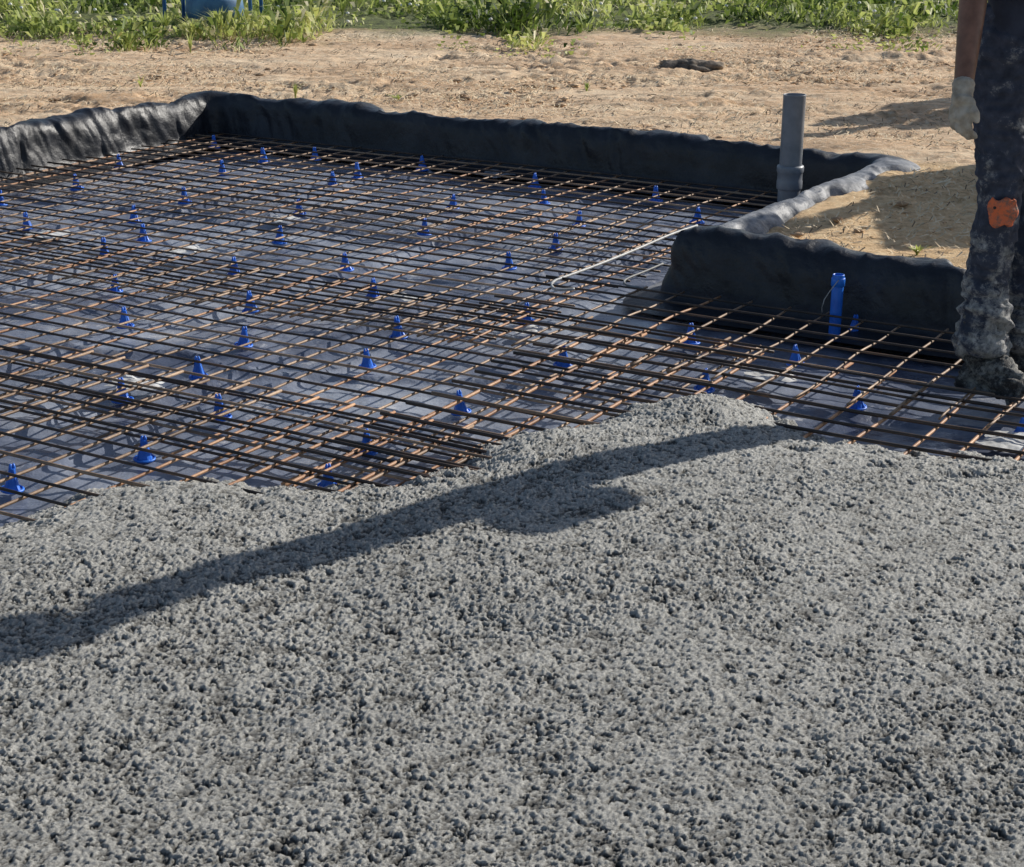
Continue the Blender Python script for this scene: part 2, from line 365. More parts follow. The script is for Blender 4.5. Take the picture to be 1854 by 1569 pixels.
PO2=PO+amp*.038*fold*(onwall+.25*ontop)
PO2+=.016*vn(Sg*3,Tg*8,115)+.006*vn(Sg*30,Tg*30,117)*ontop
lip=(vn(Sg*2.2,Tg*0,121)*.036+vn(Sg*7,Tg*3,122)*.028+ridg(vn(Sg*14,Tg*10,123))*.012)*(1-.6*isbank)
PZ2=PZ+lip*ontop+.006*ridg(vn(Sg*25,Tg*18,125))*ontop-.016*isbank*ontop
scale_out=(1+.9*vn(Sg*3.3,Sg*0,131)+.8*vn(Sg*12,Sg*0,132))*(1-.4*isbank)
PO2=np.where(PO2>.03,.03+(PO2-.03)*np.clip(scale_out,.35,1.7),PO2)
xa=pa[:,0][None,:]+out[:,0][None,:]*PO2; xb=pa[:,1][None,:]+out[:,1][None,:]*PO2
cd=np.exp(-(((xa+2.55)/.3)**2+((xb-5.83)/.18)**2)); PZ2=PZ2+cd*.03*ontop
cl_=np.exp(-(((xa+6.65)/.25)**2+((xb-7.75)/.25)**2)); PZ2=PZ2+cl_*.03*ontop
VV=np.stack([xa*AX.x+xb*BX.x,xa*AX.y+xb*BX.y,PZ2],-1)
def fold_part(i0,i1,mat,label=None):
    sub=VV[:,i0:i1+1].reshape(-1,3); nu=i1-i0+1
    return obj('edge_fold',npmesh('edge_fold',sub,grid_faces(nu,len(tt))),mat,sheet,label=label)
ic1=int(np.argmin(np.hypot(pa[:,0]+6.58,pa[:,1]-7.67))); ic2=int(np.argmin(np.hypot(pa[:,0]+2.79,pa[:,1]-7.67))); ic3=int(np.argmin(np.hypot(pa[:,0]+2.81,pa[:,1]-5.85)))
fold_part(0,ic1,M_FILM,'pleated black fold along the left edge of the pit')
fold_part(ic1,ic2,M_FILM,'long black fold along the far edge of the pit')
fold_part(ic2,ic3,M_PALE,'pale fold along the soil bank, running away from the camera')
fold_part(ic3,len(pa)-1,M_FILM,'black fold on the near edge of the soil bank, behind the blue pipe')
# ---------------------------------------------------------------- rebar mats
def mat_(a0,a1,b0,b1,z,label,off=(0,0),rot=0.0,sa_=.13,sb_=.105,cm_=None,pr=.15,rad=.0041):
    root=obj('rebar_mesh',None,label=label,cat='rebar mesh',loc=(0,0,0))
    ca,cb=(a0+a1)/2,(b0+b1)/2
    def w(a,b,zz):
        da,db=a-ca,b-cb; a2=da*math.cos(rot)-db*math.sin(rot); b2=da*math.sin(rot)+db*math.cos(rot)
        v=AX*a2+BX*b2; return Vector((v.x,v.y,zz))
    root.location=ab(ca,cb,z)
    tail=.06
    def bar(name,p0,p1,zz,mat):
        n=18; mb=MB(); ph=random.random()*99; bw=random.uniform(-.015,.015); tilt=random.uniform(-.010,.010)
        pts=[];rr=[]; r_=rad*random.uniform(.92,1.1)
        for i in range(n+1):
            t=i/n; a=p0[0]+(p1[0]-p0[0])*t; b=p0[1]+(p1[1]-p0[1])*t
            j=float(vn(np.array(t*5+ph),np.array(0.),3))*.013+bw*math.sin(math.pi*t)+tilt*(t-.5)
            sag=.012*float(vn(np.array(a*1.3),np.array(b*1.3),200))
            if p0[0]==p1[0]: a+=j
            else: b+=j
            pts.append(w(a,b,zz+sag)); rr.append(r_)
        mb.ring_tube(pts,rr,7); obj(name,mb.mesh(name),mat,root)
    a=a0+off[0]
    while a<=a1+1e-6:
        j=random.uniform(-.03,.03); bar('cross_bar',(a,b0-tail+j),(a,b1+tail+j),0,cm_ or (M_ORST if random.random()<.25 else M_RUST)); a+=sa_
    b=b1-off[1]
    while b>=b0-1e-6:
        j=random.uniform(-.02,.02); bar('long_bar',(a0-tail+j,b),(a1+tail+j,b),.009,M_SHADEST if random.random()>pr else M_RUST); b-=sb_
    return root
mat_(-6.5,-3.0,6.2,7.6,.052,'rusty steel mesh sheet lying along the far black wall',pr=.35)
mat_(-6.5,-3.0,4.72,6.55,.063,'steel mesh sheet left of the bent pale tube, middle of the pit',(.05,.045),.006)
mat_(-6.5,-2.2,3.45,5.15,.050,'dark steel mesh sheet left of the concrete heap',(.0,.02),-.005)
mat_(-6.5,-2.3,1.9,3.9,.063,'nearest left mesh sheet running in under the fresh concrete',(.06,.04),.006,pr=.25,rad=.0045)
mat_(-3.15,.9,4.74,5.55,.072,'narrow mesh sheet against the near black wall, around the blue pipe',(.02,.0),-.004,sa_=.14,sb_=.12)
mat_(-2.75,1.2,3.35,5.05,.060,'orange rusty mesh sheet on the right, under the worker and concrete heap',(.04,.03),.007,sa_=.14,sb_=.12,cm_=M_ORST,pr=.3,rad=.0054)
# ---------------------------------------------------------------- spacers
def build_spacer():
    root=obj('rebar_spacer',None)
    mb=MB()
    pts=[(.027*math.cos(t),.027*math.sin(t),.004) for t in np.linspace(0,2*math.pi,25)]
    mb.ring_tube(pts,[.0035]*25,6,False)
    for t in range(4):
        c,s=math.cos(t*math.pi/2+.4),math.sin(t*math.pi/2+.4); mb.ring_tube([(.027*c,.027*s,.004),(.008*c,.008*s,.006)],[.0035,.0035],6)
    obj('base_ring',mb.mesh('base_ring'),M_BLUE,root)
    mb=MB()
    for t in range(4):
        an=t*math.pi/2+.4; r=Matrix.Rotation(an,3,'Z'); b=len(mb.v)
        for y in (-.003,.003):
            for (x,z) in ((.004,.004),(.026,.004),(.019,.016),(.012,.036),(.008,.056),(.003,.056)): mb.v.append(r@Vector((x,y,z)))
        mb.f.append(tuple(b+i for i in range(6))); mb.f.append(tuple(b+6+i for i in reversed(range(6))))
        for i in range(6): j=(i+1)%6; mb.f.append((b+j,b+i,b+6+i,b+6+j))
    mb.ring_tube([(0,0,.004),(0,0,.025),(0,0,.057)],[.021,.015,.0075],10)
    obj('cone_body',mb.mesh('cone_body',False),M_BLUE,root)
    mb=MB()
    for s in (-1,1):
        mb.ring_tube([(.0042*s,0,.05),(.0048*s,0,.060),(.0035*s,0,.068)],[.0050,.0042,.0028],7)
    obj('clip',mb.mesh('clip'),M_BLUE,root)
    return root
sps=[(22,888,'blue spacer cone at the left edge beside the concrete, nearest the camera'),(262,832,'blue spacer cone just behind the concrete edge, second from the left'),(222,726,'blue spacer cone on a pale patch, left foreground'),(400,758,'blue spacer cone in the left foreground right of the pale patch'),(360,684,None),(441,626,None),(665,665,'blue spacer cone in the middle of the floor, behind the concrete edge'),(665,820,'blue spacer cone closest to the short bar ends at the concrete edge'),(835,748,'blue spacer cone left of the concrete heap'),(722,612,None),(1020,662,'blue spacer cone behind the concrete heap'),(1275,706,'blue spacer cone directly behind the top of the concrete heap'),(1440,660,'blue spacer cone below the blue pipe'),(1550,738,'blue spacer cone between the concrete and the worker'),(1250,622,None),(953,584,None),(676,540,None),(455,564,None),(425,500,None),(227,592,None),(208,528,None),(190,465,None),(260,438,None),(243,403,None),(50,414,None),(506,440,None),(335,368,None),(626,490,None),(768,425,None),(922,487,'blue spacer cone left of the bent pale tube'),(1006,452,None),(1048,410,None),(542,388,None),(140,343,None),(403,316,None),(820,377,None),(985,370,None),(1262,404,'blue spacer cone at the end of the pale tube by the soil bank'),(1187,365,None),(968,340,None),(765,308,None),(648,323,None),(603,338,None),(478,294,None),(388,268,None),(571,290,None),(217,303,None),(30,325,None),(1545,604,'blue spacer cone just right of the blue pipe'),(1848,792,'blue spacer cone at the right edge beside a pale patch'),(594,882,'blue spacer cone almost buried in the concrete edge'),(2,372,None)]
proto=build_spacer(); kids=list(proto.children)
for i,(px,py,lab) in enumerate(sps):
    if i==0: r=proto
    else:
        r=proto.copy(); COL.objects.link(r)
        for c_ in kids:
            d=c_.copy(); COL.objects.link(d); d.parent=r
    r.location=at(px,py,.004); r.rotation_euler=(random.uniform(-.08,.08),random.uniform(-.08,.08),random.uniform(-.5,.5)+.5)
    s_=1.07*random.uniform(.92,1.07); r.scale=(s_,s_,s_*random.uniform(.94,1.06))
    if lab is None:
        z1='far left' if px<600 and py<400 else 'far right' if py<400 or px>950 else 'middle left' if px<500 else 'central'
        lab='small blue plastic spacer cone under the %s part of the rebar'%z1
    r['label']=lab; r['category']='rebar spacer'; r['group']='blue spacer cones holding up the rebar'
# ---------------------------------------------------------------- pipes
gp=at(1426,387,0); root=obj('grey_drain_pipe',None,label='upright grey plastic drain pipe with socket collar at the far right pit corner',cat='pipe',loc=gp)
def lathe(prof,n=40,tilt=(0,0)):
    mb=MB()
    for (r,z) in prof:
        for k_ in range(n): an=2*math.pi*k_/n; mb.v.append(Vector((r*math.cos(an)+tilt[0]*z,r*math.sin(an)+tilt[1]*z,z)))
    for i in range(len(prof)-1):
        for k_ in range(n): k2=(k_+1)%n; mb.f.append((i*n+k_,i*n+k2,(i+1)*n+k2,(i+1)*n+k_))
    return mb
T=(.01,0)
obj('pipe_body',lathe([(.05,-.02),(.05,.531),(.0505,.533),(.0465,.533),(.0455,.531),(.0455,.02)],40,T).mesh('pipe_body'),M_GREY,root)
obj('socket_collar',lathe([(.0505,.112),(.056,.115),(.0575,.122),(.0575,.150),(.0555,.156),(.0555,.185),(.058,.189),(.0605,.196),(.0605,.212),(.058,.219),(.0505,.222)],40,T).mesh('socket_collar'),M_GREY,root)
bp=at(1510,610,0); root=obj('blue_pipe',None,label='short upright blue plastic pipe with a thin wire, in front of the near black wall',cat='pipe',loc=bp)
T=(.015,0)
obj('pipe_body',lathe([(.020,-.01),(.020,.216),(.0195,.218),(.0165,.218),(.016,.21),(.016,.02)],28,T).mesh('pipe_body'),M_BLUEPIPE,root)
obj('rim',lathe([(.0205,.178),(.0235,.18),(.0235,.205),(.0225,.207),(.0205,.207)],28,T).mesh('rim'),M_BLUEPIPE,root)
mb=MB(); mb.ring_tube([(.0,-.024,.205),(-.012,-.028,.19),(-.03,-.03,.165),(-.045,-.03,.14),(-.05,-.02,.11),(-.045,.0,.08)],[.0016]*6,6); obj('tie_wire',mb.mesh('tie_wire'),M_GALV,root)
def smooth_path(pts,n=6):
    out=[]
    P_=[pts[0]]+pts+[pts[-1]]
    for i in range(1,len(P_)-2):
        for j in range(n):
            t=j/n; p0,p1,p2,p3=P_[i-1],P_[i],P_[i+1],P_[i+2]
            out.append(.5*((2*p1)+(-p0+p2)*t+(2*p0-5*p1+4*p2-p3)*t*t+(-p0+3*p1-3*p2+p3)*t**3))
    out.append(P_[-2]); return out
for pts,lab,rr_,mm in (([(1262,408),(1215,424),(1150,452),(1080,480),(1020,502),(1003,509),(999,517),(1008,524),(1040,523)],'long pale tube with a hooked end lying on the rebar beside the soil bank',.0055,M_GALV),
                ([(1200,477),(1170,490),(1138,503),(1130,510),(1138,517),(1165,522)],'short dull bent tube at the foot of the black corner',.0042,M_DULL)):
    P3=smooth_path([at(x,y,.083) for x,y in pts]); c0=P3[0].copy(); mb=MB(); mb.ring_tube([p-c0 for p in P3],[rr_]*len(P3),10)
    obj('bent_tube',mb.mesh('bent_tube'),mm,None,lab,'tube',loc=c0)
# ---------------------------------------------------------------- raised pale patches on the pit floor
patches=[(505,402,.07,.05,'pale patch in the middle left of the pit behind two spacers'),(345,462,.08,.05,'pale patch left of centre on the pit floor'),(90,432,.09,.06,'pale patch near the left edge of the pit floor'),(895,322,.07,.06,'pale patch near the far black wall'),(1395,692,.07,.05,'pale patch below the blue pipe beside the concrete'),(245,704,.11,.06,'large pale patch under a spacer in the left foreground'),(1825,818,.09,.06,'white patch at the right edge beside the concrete'),(965,607,.06,.03,'pale patch on the floor behind the concrete heap'),(745,548,.06,.03,'small pale patch in the centre of the pit floor'),(495,334,.05,.04,'small pale patch in the far part of the pit'),(30,312,.16,.05,'wide white patch at the foot of the left fold')]
for i,(px,py,rx,ry,lab) in enumerate(patches):
    n_=30; u,v=np.meshgrid(np.linspace(-1,1,n_),np.linspace(-1,1,n_)); rr=np.hypot(u,v); k_=np.maximum(np.abs(u),np.abs(v))/np.maximum(rr,1e-6)
    u2=u*k_;v2=v*k_; an=np.arctan2(v,u); e=1+1.2*vn(np.cos(an)*1.7+i*9,np.sin(an)*1.7,300)
    x=u2*rx*e; y=v2*ry*e*1.4; z=.028+.008*vn(x*25,y*25+i*7,301)+.004*vn(x*70,y*70,302)-.006*(u2**2+v2**2)
    obj('pale_patch',npmesh('pale_patch',np.stack([x.ravel(),y.ravel(),z.ravel()],1),grid_faces(n_,n_)),M_WHITE if i!=3 and i!=9 else M_PALE,None,lab,'film scrap',loc=at(px,py,.004))
# ---------------------------------------------------------------- person
def vdisp(me,fn):
    n_=len(me.vertices); c=np.empty(n_*3); me.vertices.foreach_get('co',c); nn=np.empty(n_*3); me.vertex_normals.foreach_get('vector',nn)
    c=c.reshape(-1,3); nn=nn.reshape(-1,3); c=c+nn*fn(c)[:,None]; me.vertices.foreach_set('co',c.ravel()); me.update()
def arm_pts(s,pose):
    if pose=='hang': return Vector((s*.185,-.03,1.45)),Vector((s*.262,.03,1.145)),Vector((s*.372,-.05,.890))
    return Vector((s*.185,-.03,1.45)),Vector((s*.25,.0,1.17)),Vector((s*.165,-.10,1.00))
def build_person(label,pose=('hang','bend')):
    root=obj('person',None,label=label,cat='person')
    A={-1:arm_pts(-1,pose[0]),1:arm_pts(1,pose[1])}
    b=MB(); HY=-.08
    for s in (-1,1):
        b.capsule((s*.07,.03,.97),(s*.09,-.02,1.32),.058,.062); b.capsule((s*.03,.01,1.05),(s*.08,-.02,1.38),.06,.06)
        b.capsule((s*.1,-.03,1.44),A[s][0],.052,.048)
        b.capsule(A[s][0],A[s][1],.048,.037); b.capsule(A[s][1],A[s][2],.040,.026)
        b.capsule((s*.08,.05,.90),(s*.09,.02,.54),.052,.036); b.capsule((s*.09,.02,.54),(s*.09,.045,.32),.034,.034); b.capsule((s*.09,.045,.32),(s*.09,.04,.1),.034,.03)
        b.capsule((s*.095,.04,.05),(s*.105,-.08,.042),.03,.026)
        b.ell((s*.075,-.015+HY,1.715),(.012,.022,.034))
    b.capsule((-.07,.03,.97),(.07,.03,.97),.058,.058)
    b.capsule((0,-.03,1.47),(0,-.015+HY,1.60),.056,.051)
    b.ell((0,-.015+HY,1.735),(.077,.095,.105)); b.ell((0,-.045+HY,1.665),(.052,.06,.062)); b.ell((0,-.112+HY,1.70),(.013,.022,.024)); b.ell((0,-.1+HY,1.745),(.05,.016,.012))
    b.ell((0,-.098+HY,1.655),(.026,.014,.012))
    obj('body',remeshed(b,'body',.010,2),M_SKIN,root)
    t=MB()
    for s in (-1,1):
        t.capsule((s*.08,.045,.98),(s*.085,.03,1.06),.100,.085); t.capsule((s*.08,.05,.92),(s*.09,.02,.54),.090,.060)
        t.capsule((s*.09,.02,.54),(s*.09,.045,.32),.060,.058); t.capsule((s*.09,.045,.32),(s*.09,.04,.15),.062,.070)
        t.capsule((s*.093,.035,.22),(s*.093,.035,.14),.074,.078)
    me=remeshed(t,'trousers',.0075,1)
    def fold(c):
        low=np.clip(1-c[:,2]/.6,0,1)*1.1+.45; kp=1-.8*np.exp(-((c[:,2]-.535)/.05)**2)
        r_=lambda q:.24-np.abs(q)
        return kp*(.040*low*r_(fbm(c[:,0]*7+c[:,1]*6,c[:,2]*20+c[:,0]*9,2,401))+.022*r_(fbm(c[:,0]*20+c[:,1]*15,c[:,2]*42,3,402)))
    vdisp(me,fold); obj('trousers',me,M_TROU,root)
    sh=MB()
    for s in (-1,1):
        sh.capsule((s*.08,.025,1.02),(s*.095,-.02,1.34),.090,.082); sh.capsule((s*.04,.015,1.1),(s*.09,-.02,1.40),.086,.076); sh.capsule((s*.1,-.03,1.44),A[s][0],.064,.060)
        m=A[s][0].lerp(A[s][1],.6); sh.capsule(A[s][0],m,.060,.056)
    me=remeshed(sh,'shirt',.011,3); vdisp(me,lambda c:.014*fbm(c[:,0]*9+c[:,1]*5,c[:,2]*14,3,410)); obj('shirt',me,M_SHIRT,root)
    for s in (-1,1):
        bt=MB(); bt.capsule((s*.09,.035,.20),(s*.09,.04,.08),.062,.056); bt.capsule((s*.09,.05,.05),(s*.105,-.05,.050),.050,.050); bt.capsule((s*.105,-.05,.048),(s*.11,-.10,.040),.048,.040); bt.box((s*.098,-.02,.012),(.046,.115,.012))
        me=remeshed(bt,'boot',.0065,1); vdisp(me,lambda c:.024*fbm(c[:,0]*30+c[:,1]*20,c[:,2]*32,4,420,.65)); obj('boot',me,M_BOOT,root)
        E,W=A[s][1],A[s][2]; d=(W-E).normalized(); fwd=Vector((0,-1,0))
        fwd=(fwd-d*fwd.dot(d)).normalized(); side=Vector((s,0,0)); side=(side-d*side.dot(d)-fwd*side.dot(fwd)).normalized()
        gl=MB(); gl.capsule(W-d*.022,W+d*.01,.029,.027); gl.capsule(W-d*.026,W-d*.018,.031,.031)
        dh=(d+Vector((0,0,-.8))).normalized() if s<0 else (d+Vector((-.9,-.3,-.1))).normalized()
        for i in range(4):
            o_=fwd*(.025-.0168*i); k0=W+dh*(.064-.004*abs(i-1))+o_; gl.capsule(W+d*.010+o_*.6,k0,.0145,.0114)
            ln=(.027,.032,.029,.022)[i]; cu=(.55,.75,.90,1.05)[i]*(1 if s<0 else .4)
            p=k0; ang=cu*.5; ax=-side
            for j in range(3):
                dirv=dh*math.cos(ang)+ax*math.sin(ang); q=p+dirv*ln*(1,.78,.6)[j]; gl.capsule(p,q,.0102-.0009*j,.0094-.0011*j,10); p=q; ang+=cu
        tp=W+d*.024+fwd*.020; q=tp+(dh*.75+fwd*.6-side*.25).normalized()*.032; gl.capsule(tp-d*.010,q,.0145,.0116,10); q2=q+(dh*.95+fwd*.15-side*.3).normalized()*.024; gl.capsule(q,q2,.0112,.0094,10)
        me=remeshed(gl,'glove',.0034,1); vdisp(me,lambda c:.005*fbm(c[:,0]*60+c[:,1]*50,c[:,2]*60,2,430)); obj('glove',me,M_GLOVE,root)
        nu,nv=22,16; th,hh=np.meshgrid(np.linspace(-.56,.56,nu),np.linspace(-1,1,nv)); wv=1-.14*np.abs(hh)+.10*np.sin(hh*3+1)
        OT=-.72 if s<0 else 0
        rad=.071+.004*np.cos(th*2)+.003*np.sin(hh*5+th*4); x=s*.09+rad*np.sin(th*wv+OT); y=.022-rad*np.cos(th*wv+OT); z=.535+hh*.038+.012*np.abs(th)+.006*np.sin(th*8+1)
        Vp=np.stack([x.ravel(),y.ravel(),z.ravel()],1); kp=npmesh('knee_pad',Vp,grid_faces(nu,nv)); ko=obj('knee_pad',kp,M_ORANGE,root); md=ko.modifiers.new('s','SOLIDIFY'); md.thickness=.010; md.offset=0
        mb=MB(); tx2=-.30+OT; q=Vector((s*.09+.080*math.sin(tx2),.022-.080*math.cos(tx2),.552)); mb.ell(q,(.006,.005,.005),10,6)
        obj('pad_hole',mb.mesh('pad_hole'),M_HOLE,ko)
    hr=MB(); hr.ell((0,.005+HY,1.765),(.084,.10,.088)); hr.ell((0,.045+HY,1.72),(.075,.065,.08)); me=remeshed(hr,'hair',.009,2); vdisp(me,lambda c:.008*fbm(c[:,0]*50,c[:,1]*50+c[:,2]*40,2,440)); obj('hair',me,M_HAIR,root)
    ey=MB()
    for s in (-1,1): ey.ell((s*.03,-.1+HY,1.722),(.011,.007,.006))
    obj('eyes',ey.mesh('eyes'),M_FLOWER,root)
    return root
man=build_person('person standing on the rebar in muddy dark trousers with an orange knee pad')
MR=math.atan2(SY,SX)
man.location=(1.488,5.14,.062); man.rotation_euler=(0,0,MR)
# unseen pail added at the belly to cast the central shadow lobe
rm=Matrix.Rotation(MR,3,'Z'); bl=Vector(man.location)+rm@Vector((.06,-.150,.955))
root=obj('shadow_pail',None,label='unseen black pail added outside the right edge to shape the worker shadow',cat='shadow_pail',loc=bl); root.rotation_euler=(.06,0,MR)
obj('shell',lathe([(.001,.0),(.080,.0),(.085,.01),(.098,.125),(.103,.13),(.103,.14),(.096,.14),(.094,.125),(.079,.012),(.001,.012)],28).mesh('shell'),M_HOLE,root)
mb=MB(); mb.ring_tube([(.10*math.cos(t),-.02-.07*math.sin(t),.13+.01*math.sin(t)) for t in np.linspace(0,math.pi,17)],[.003]*17,6); obj('handle',mb.mesh('handle'),M_GALV,root)
def copy_person(loc,rz,label):
    r=man.copy(); COL.objects.link(r); r.location=loc; r.rotation_euler=(0,0,rz); r['label']=label
    for c_ in man.children:
        d=c_.copy(); COL.objects.link(d); d.parent=r
        for g_ in c_.children:
            e=g_.copy(); COL.objects.link(e); e.parent=d
SH=Vector((SX,SY,0)); LN=1.8/math.tan(EL)
for (px,py),f,lab in (((1360,401),R(36.9),'unseen person added outside the right edge to cast a thin shadow'),((1450,247),R(-50),'unseen person added outside the right edge for the far soil shadow, front one'),((1520,222),R(-55),'unseen person added outside the right edge for the far soil shadow, farther one')):
    copy_person(at(px,py,.21)+SH*LN,f,lab)  # unseen people added beyond the view to cast the background shadows
q=at(1590,385,.2); ctr=q+SH*(1.35/math.tan(EL))+Vector((.42,0,0))  # unseen skip added beyond the view to shade the soil bank
root=obj('shadow_skip',None,label='unseen tapered steel skip added outside the right edge to shade the soil bank',cat='skip',loc=ctr); root.rotation_euler=(0,0,-.12)
mb=MB()
for (hx,hy,z) in ((.18,.40,.35),(.38,.60,1.0),(.40,.64,1.33),(.44,.68,1.35),(.40,.64,1.37),(.37,.60,1.33),(.15,.36,.38)):
    for (sx,sy) in ((-1,-1),(1,-1),(1,1),(-1,1)): mb.v.append(Vector((sx*hx,sy*hy,z)))
for i in range(6):
    for k_ in range(4): k2=(k_+1)%4; mb.f.append((i*4+k_,i*4+k2,i*4+4+k2,i*4+4+k_))
mb.f.append((0,3,2,1)); mb.f.append((24,25,26,27)); obj('hopper',mb.mesh('hopper',False),M_STEELBOX,root)
for sx in (-1,1):
    for sy in (-1,1):
        mb=MB(); mb.ring_tube([(sx*.36,sy*.54,0),(sx*.36,sy*.56,1.0)],[.03,.03],8); obj('leg',mb.mesh('leg'),M_STEELBOX,root)
# ---------------------------------------------------------------- grass
N=95000
gx=rng.uniform(-5.5,7,N); gy=12.2+rng.uniform(0,1,N)**1.2*7.0
edgey=13.5+1.9*fbm(gx*1.1,gx*0+3,5,500,.6)-.6*np.exp(-((gx+2.3)/.7)**2); dens=fbm(gx*2.6,gy*2.6,4,510)+.20
inside=gy>edgey
kp_=(inside&(rng.uniform(0,1,N)<np.clip(dens*2.2*np.clip((gy-edgey)/1.0+.4,0,1),.06,1)))|((~inside)&(fbm(gx*2.5,gy*4,3,511)>.22)&(gy>edgey-1.3)&(rng.uniform(0,1,N)<.35))
gx,gy,edgey=gx[kp_],gy[kp_],edgey[kp_]; N=len(gx)
tall=.4+1.1*np.clip(fbm(gx*1.6,gy*1.6,3,520)+.45,0,1); broad=rng.uniform(0,1,N)<.45
tall*=1+.35*np.exp(-((gx+2.5)/.9)**2)
hh=(rng.uniform(.03,.13,N))*tall*np.clip((gy-edgey)/.6+.5,.35,1.2)
wd=np.where(broad,rng.uniform(.012,.026,N),rng.uniform(.004,.010,N)); an=rng.uniform(0,2*math.pi,N); lean=rng.uniform(.3,1.5,N)*hh; la=rng.uniform(0,2*math.pi,N)
cx,cy=np.cos(an)*wd,np.sin(an)*wd; lx,ly=np.cos(la)*lean,np.sin(la)*lean
z0=.19+np.where(broad,rng.uniform(0,.12,N)*tall,0)
V=np.zeros((N,5,3))
V[:,0]=np.stack([gx-cx*.4,gy-cy*.4,z0],1); V[:,1]=np.stack([gx+cx*.4,gy+cy*.4,z0],1)
V[:,2]=np.stack([gx+cx+lx*.4,gy+cy+ly*.4,z0+hh*.6],1); V[:,3]=np.stack([gx-cx+lx*.4,gy-cy+ly*.4,z0+hh*.6],1)
V[:,4]=np.stack([gx+lx,gy+ly,z0+hh*np.where(broad,.55,1)],1)
i0=np.arange(N)*5; T=np.concatenate([np.stack([i0,i0+1,i0+2],1),np.stack([i0,i0+2,i0+3],1),np.stack([i0+3,i0+2,i0+4],1)])
me=npmesh('grass',V.reshape(-1,3),T,False); gv=np.clip(.62+1.1*fbm(gx*1.7,gy*1.7,3,530)+rng.normal(0,.24,N),0,1); addattr(me,'gv',np.repeat(gv,5))
obj('grass',me,M_GRASS,kind='stuff',label='green weeds and grass at the edge of the bare soil',cat='grass')
mb=MB()
for i in range(110):
    x=random.uniform(-5,6); y=random.uniform(13.5,16.5); mb.ell((x,y,.19+random.uniform(.08,.18)),(.016,.016,.012),6,3)
obj('wild_flowers',mb.mesh('wild_flowers'),M_FLOWER,kind='stuff',label='tiny white wild flowers among the grass',cat='flowers')
def clods(N,x0,x1,y0,y1,smin,smax,z0,name,mat,label,test):
    base=np.array([(0,0,1),(1,0,0),(0,1,0),(-1,0,0),(0,-1,0),(0,0,-1),(.7,.7,.3),(-.7,.7,.3),(-.7,-.7,.3),(.7,-.7,.3)],float)
    tri=np.array([(0,1,6),(0,6,2),(0,2,7),(0,7,3),(0,3,8),(0,8,4),(0,4,9),(0,9,1),(5,6,1),(5,2,6),(5,7,2),(5,3,7),(5,8,3),(5,4,8),(5,9,4),(5,1,9)])
    x=rng.uniform(x0,x1,N);y=rng.uniform(y0,y1,N); m=test(x,y); x,y=x[m],y[m]; n_=len(x)
    s=smin+(smax-smin)*rng.uniform(0,1,n_)**5
    V=base[None]*s[:,None,None]*rng.uniform(.55,1.25,(n_,10,1)); V=V*np.stack([rng.uniform(.9,1.9,n_),rng.uniform(.7,1.2,n_),rng.uniform(.4,.65,n_)],1)[:,None]
    V+=np.stack([x,y,np.full(n_,z0)],1)[:,None]
    T=(tri[None]+(np.arange(n_)*10)[:,None,None]).reshape(-1,3)
    obj(name,npmesh(name,V.reshape(-1,3),T,False),mat,kind='stuff',label=label,cat='soil')
def outside(x,y):
    a=x*AX.x+y*AX.y;b=x*BX.x+y*BX.y; oo=np.maximum(np.maximum(-6.6-a,b-7.69),np.minimum(a+2.77,b-5.69)); p=fbm(x*1.1,y*1.8,3,21); il=(b<7.8)&(a>-2.8); return (oo>.27)&(rng.uniform(0,1,len(x))<np.clip((p+.18)*2.2,.06,1))&~(il&(rng.uniform(0,1,len(x))<.6))
clods(16000,-4.5,5,6.2,13.8,.004,.025,.205,'soil_clods',M_CLOD,'loose clods of brown soil scattered over the bare ground',outside)
def bits(N,mat,name,lab,cat,cl,wdt,th=.10):
    x=rng.uniform(-4.5,4.5,N); y=rng.uniform(6,14,N); a=x*AX.x+y*AX.y;b=x*BX.x+y*BX.y; oo=np.maximum(np.maximum(-6.6-a,b-7.69),np.minimum(a+2.77,b-5.69))
    m=(oo>.2)&((fbm(x*1.6,y*3,3,cl)>th)|((a>-2.55)&(b<7.9)&(rng.uniform(0,1,N)<.25))); x,y=x[m],y[m]; N=len(x); an=rng.uniform(0,math.pi,N); L=rng.uniform(.01,.035,N)*rng.choice([1,1,1,2],N); z=.207+rng.uniform(0,.014,N)
    dx,dy=np.cos(an)*L,np.sin(an)*L; wx,wy=-np.sin(an)*wdt,np.cos(an)*wdt; dz=rng.uniform(-.010,.016,N)
    V=np.stack([np.stack([x-wx,y-wy,z],1),np.stack([x+wx,y+wy,z],1),np.stack([x+dx+wx,y+dy+wy,z+dz+.003],1),np.stack([x+dx-wx,y+dy-wy,z+dz],1)],1).reshape(-1,3)
    obj(name,npmesh(name,V,np.arange(4*N).reshape(-1,4),False),mat,kind='stuff',label=lab,cat=cat)
bits(55000,M_STRAW,'dry_straw','bits of dry straw lying on the soil','straw',700,.0022,.0)
bits(22000,M_TWIG,'dry_twigs','dark dry stems and twigs lying on the soil','twigs',720,.0022,.05)
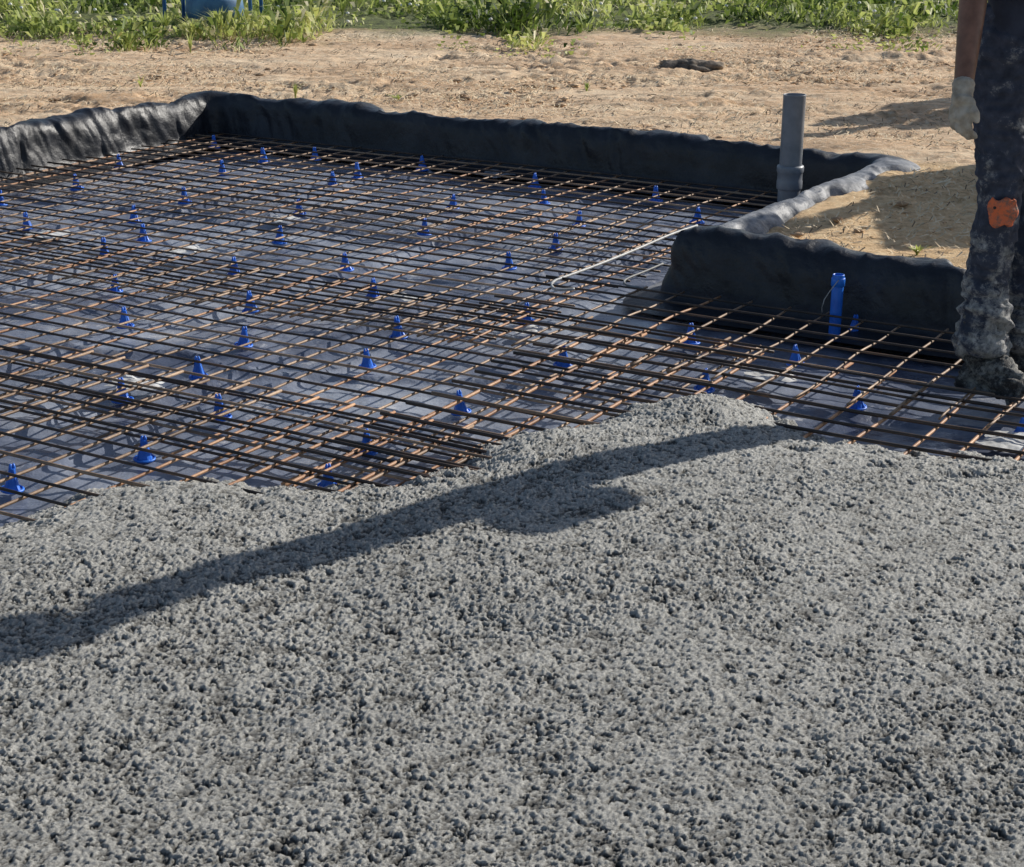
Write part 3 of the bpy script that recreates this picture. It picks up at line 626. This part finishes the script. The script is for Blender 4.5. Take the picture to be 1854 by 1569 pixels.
def sprig(px,py,h,n_,lab,spread=.6):
    mb=MB()
    for i in range(n_):
        an=random.uniform(0,2*math.pi); l=h*random.uniform(.5,1); sp=random.uniform(.1,spread)*l; c_,s_=math.cos(an),math.sin(an); wv=random.uniform(.003,.007); b=len(mb.v)
        for t,wf in ((0,.5),(.35,1),(.7,.8),(1,.05)):
            p=Vector((c_*sp*t*t,s_*sp*t*t,l*t*(1-.25*t))); mb.v.append(p+Vector((-s_,c_,0))*wv*wf); mb.v.append(p-Vector((-s_,c_,0))*wv*wf)
        for j in range(3): mb.f.append((b+2*j,b+2*j+1,b+2*j+3,b+2*j+2))
    me=mb.mesh('weed_plant'); addattr(me,'gv',[random.uniform(.5,.9)]*len(me.vertices)); obj('weed_plant',me,M_GRASS,None,lab,'weed',loc=at(px,py,.2))
sprig(345,98,.22,16,'thin upright weed on the bare soil below the blue stand',.35); sprig(535,178,.13,14,'small weed growing just behind the far black fold'); sprig(1062,168,.09,12,'small green weed in the middle of the bare soil'); sprig(720,182,.05,40,'low patch of green weed behind the far fold, left of centre',2.4); sprig(255,160,.13,7,'sparse dry weed on the soil above the left corner',.8); sprig(1660,462,.06,18,'little weed on the soil bank behind the near black wall',1.4); sprig(620,30,.22,40,'leafy weed standing at the edge of the grass, left of centre')
sprig(400,66,.30,80,'leafy weed standing in front of the blue tub',1.0); sprig(300,62,.26,60,'leafy weed at the left legs of the blue stand',.9); sprig(470,60,.26,60,'leafy weed at the right legs of the blue stand',.9); sprig(350,70,.22,50,'low leafy weed between the blue tub and the left legs',1.0)
n_=40; u,v=np.meshgrid(np.linspace(0,2*math.pi,n_),np.linspace(0,math.pi,20)); 
x=.18*np.sin(v)*np.cos(u); y=.08*np.sin(v)*np.sin(u); z=.05*np.cos(v); q=1+.7*fbm(x*14+5,y*12+z*24,4,600)
obj('soil_lump',npmesh('soil_lump',np.stack([(x*q).ravel(),(y*q).ravel(),(z*q).ravel()],1),grid_faces(n_,20)),simple('dark_lump',(.05,.045,.04),(.26,.21,.16),14,.9,.8,.01),None,'dark flat lump of debris lying on the bare soil near the grass','debris',loc=at(1252,122,.225))
bfp=at(385,55,.2); root=obj('blue_stand',None,label='blue stand with tubular legs and rounded tub, half hidden in weeds at top left',cat='stand',loc=bfp)
for x0,y0 in ((-.36,0),(-.26,.25),(.30,-.02),(.34,.3)):
    mb=MB(); mb.ring_tube([(x0,y0,-.02),(x0*.98,y0,.45),(x0*.9,y0*.9,.95)],[.015]*3,10); obj('leg',mb.mesh('leg'),M_BLUEMET,root)
mb=MB(); mb.ring_tube([(-.36,0,.52),(.30,-.02,.52)],[.015]*2,10); mb.ring_tube([(-.26,.25,.52),(.34,.3,.52)],[.015]*2,10); mb.ring_tube([(-.36,0,.95),(.28,0,.95)],[.015]*2,10); obj('cross_rail',mb.mesh('cross_rail'),M_BLUEMET,root)
lt=lathe([(.02,.03),(.15,.035),(.20,.07),(.225,.14),(.215,.22),(.20,.25),(.17,.25),(.165,.2),(.02,.12)],32); 
for v_ in lt.v: v_.y+=.15
obj('tub',lt.mesh('tub'),simple('faded_blue',(.03,.11,.24),(.08,.22,.38),8,.6,.3),root)
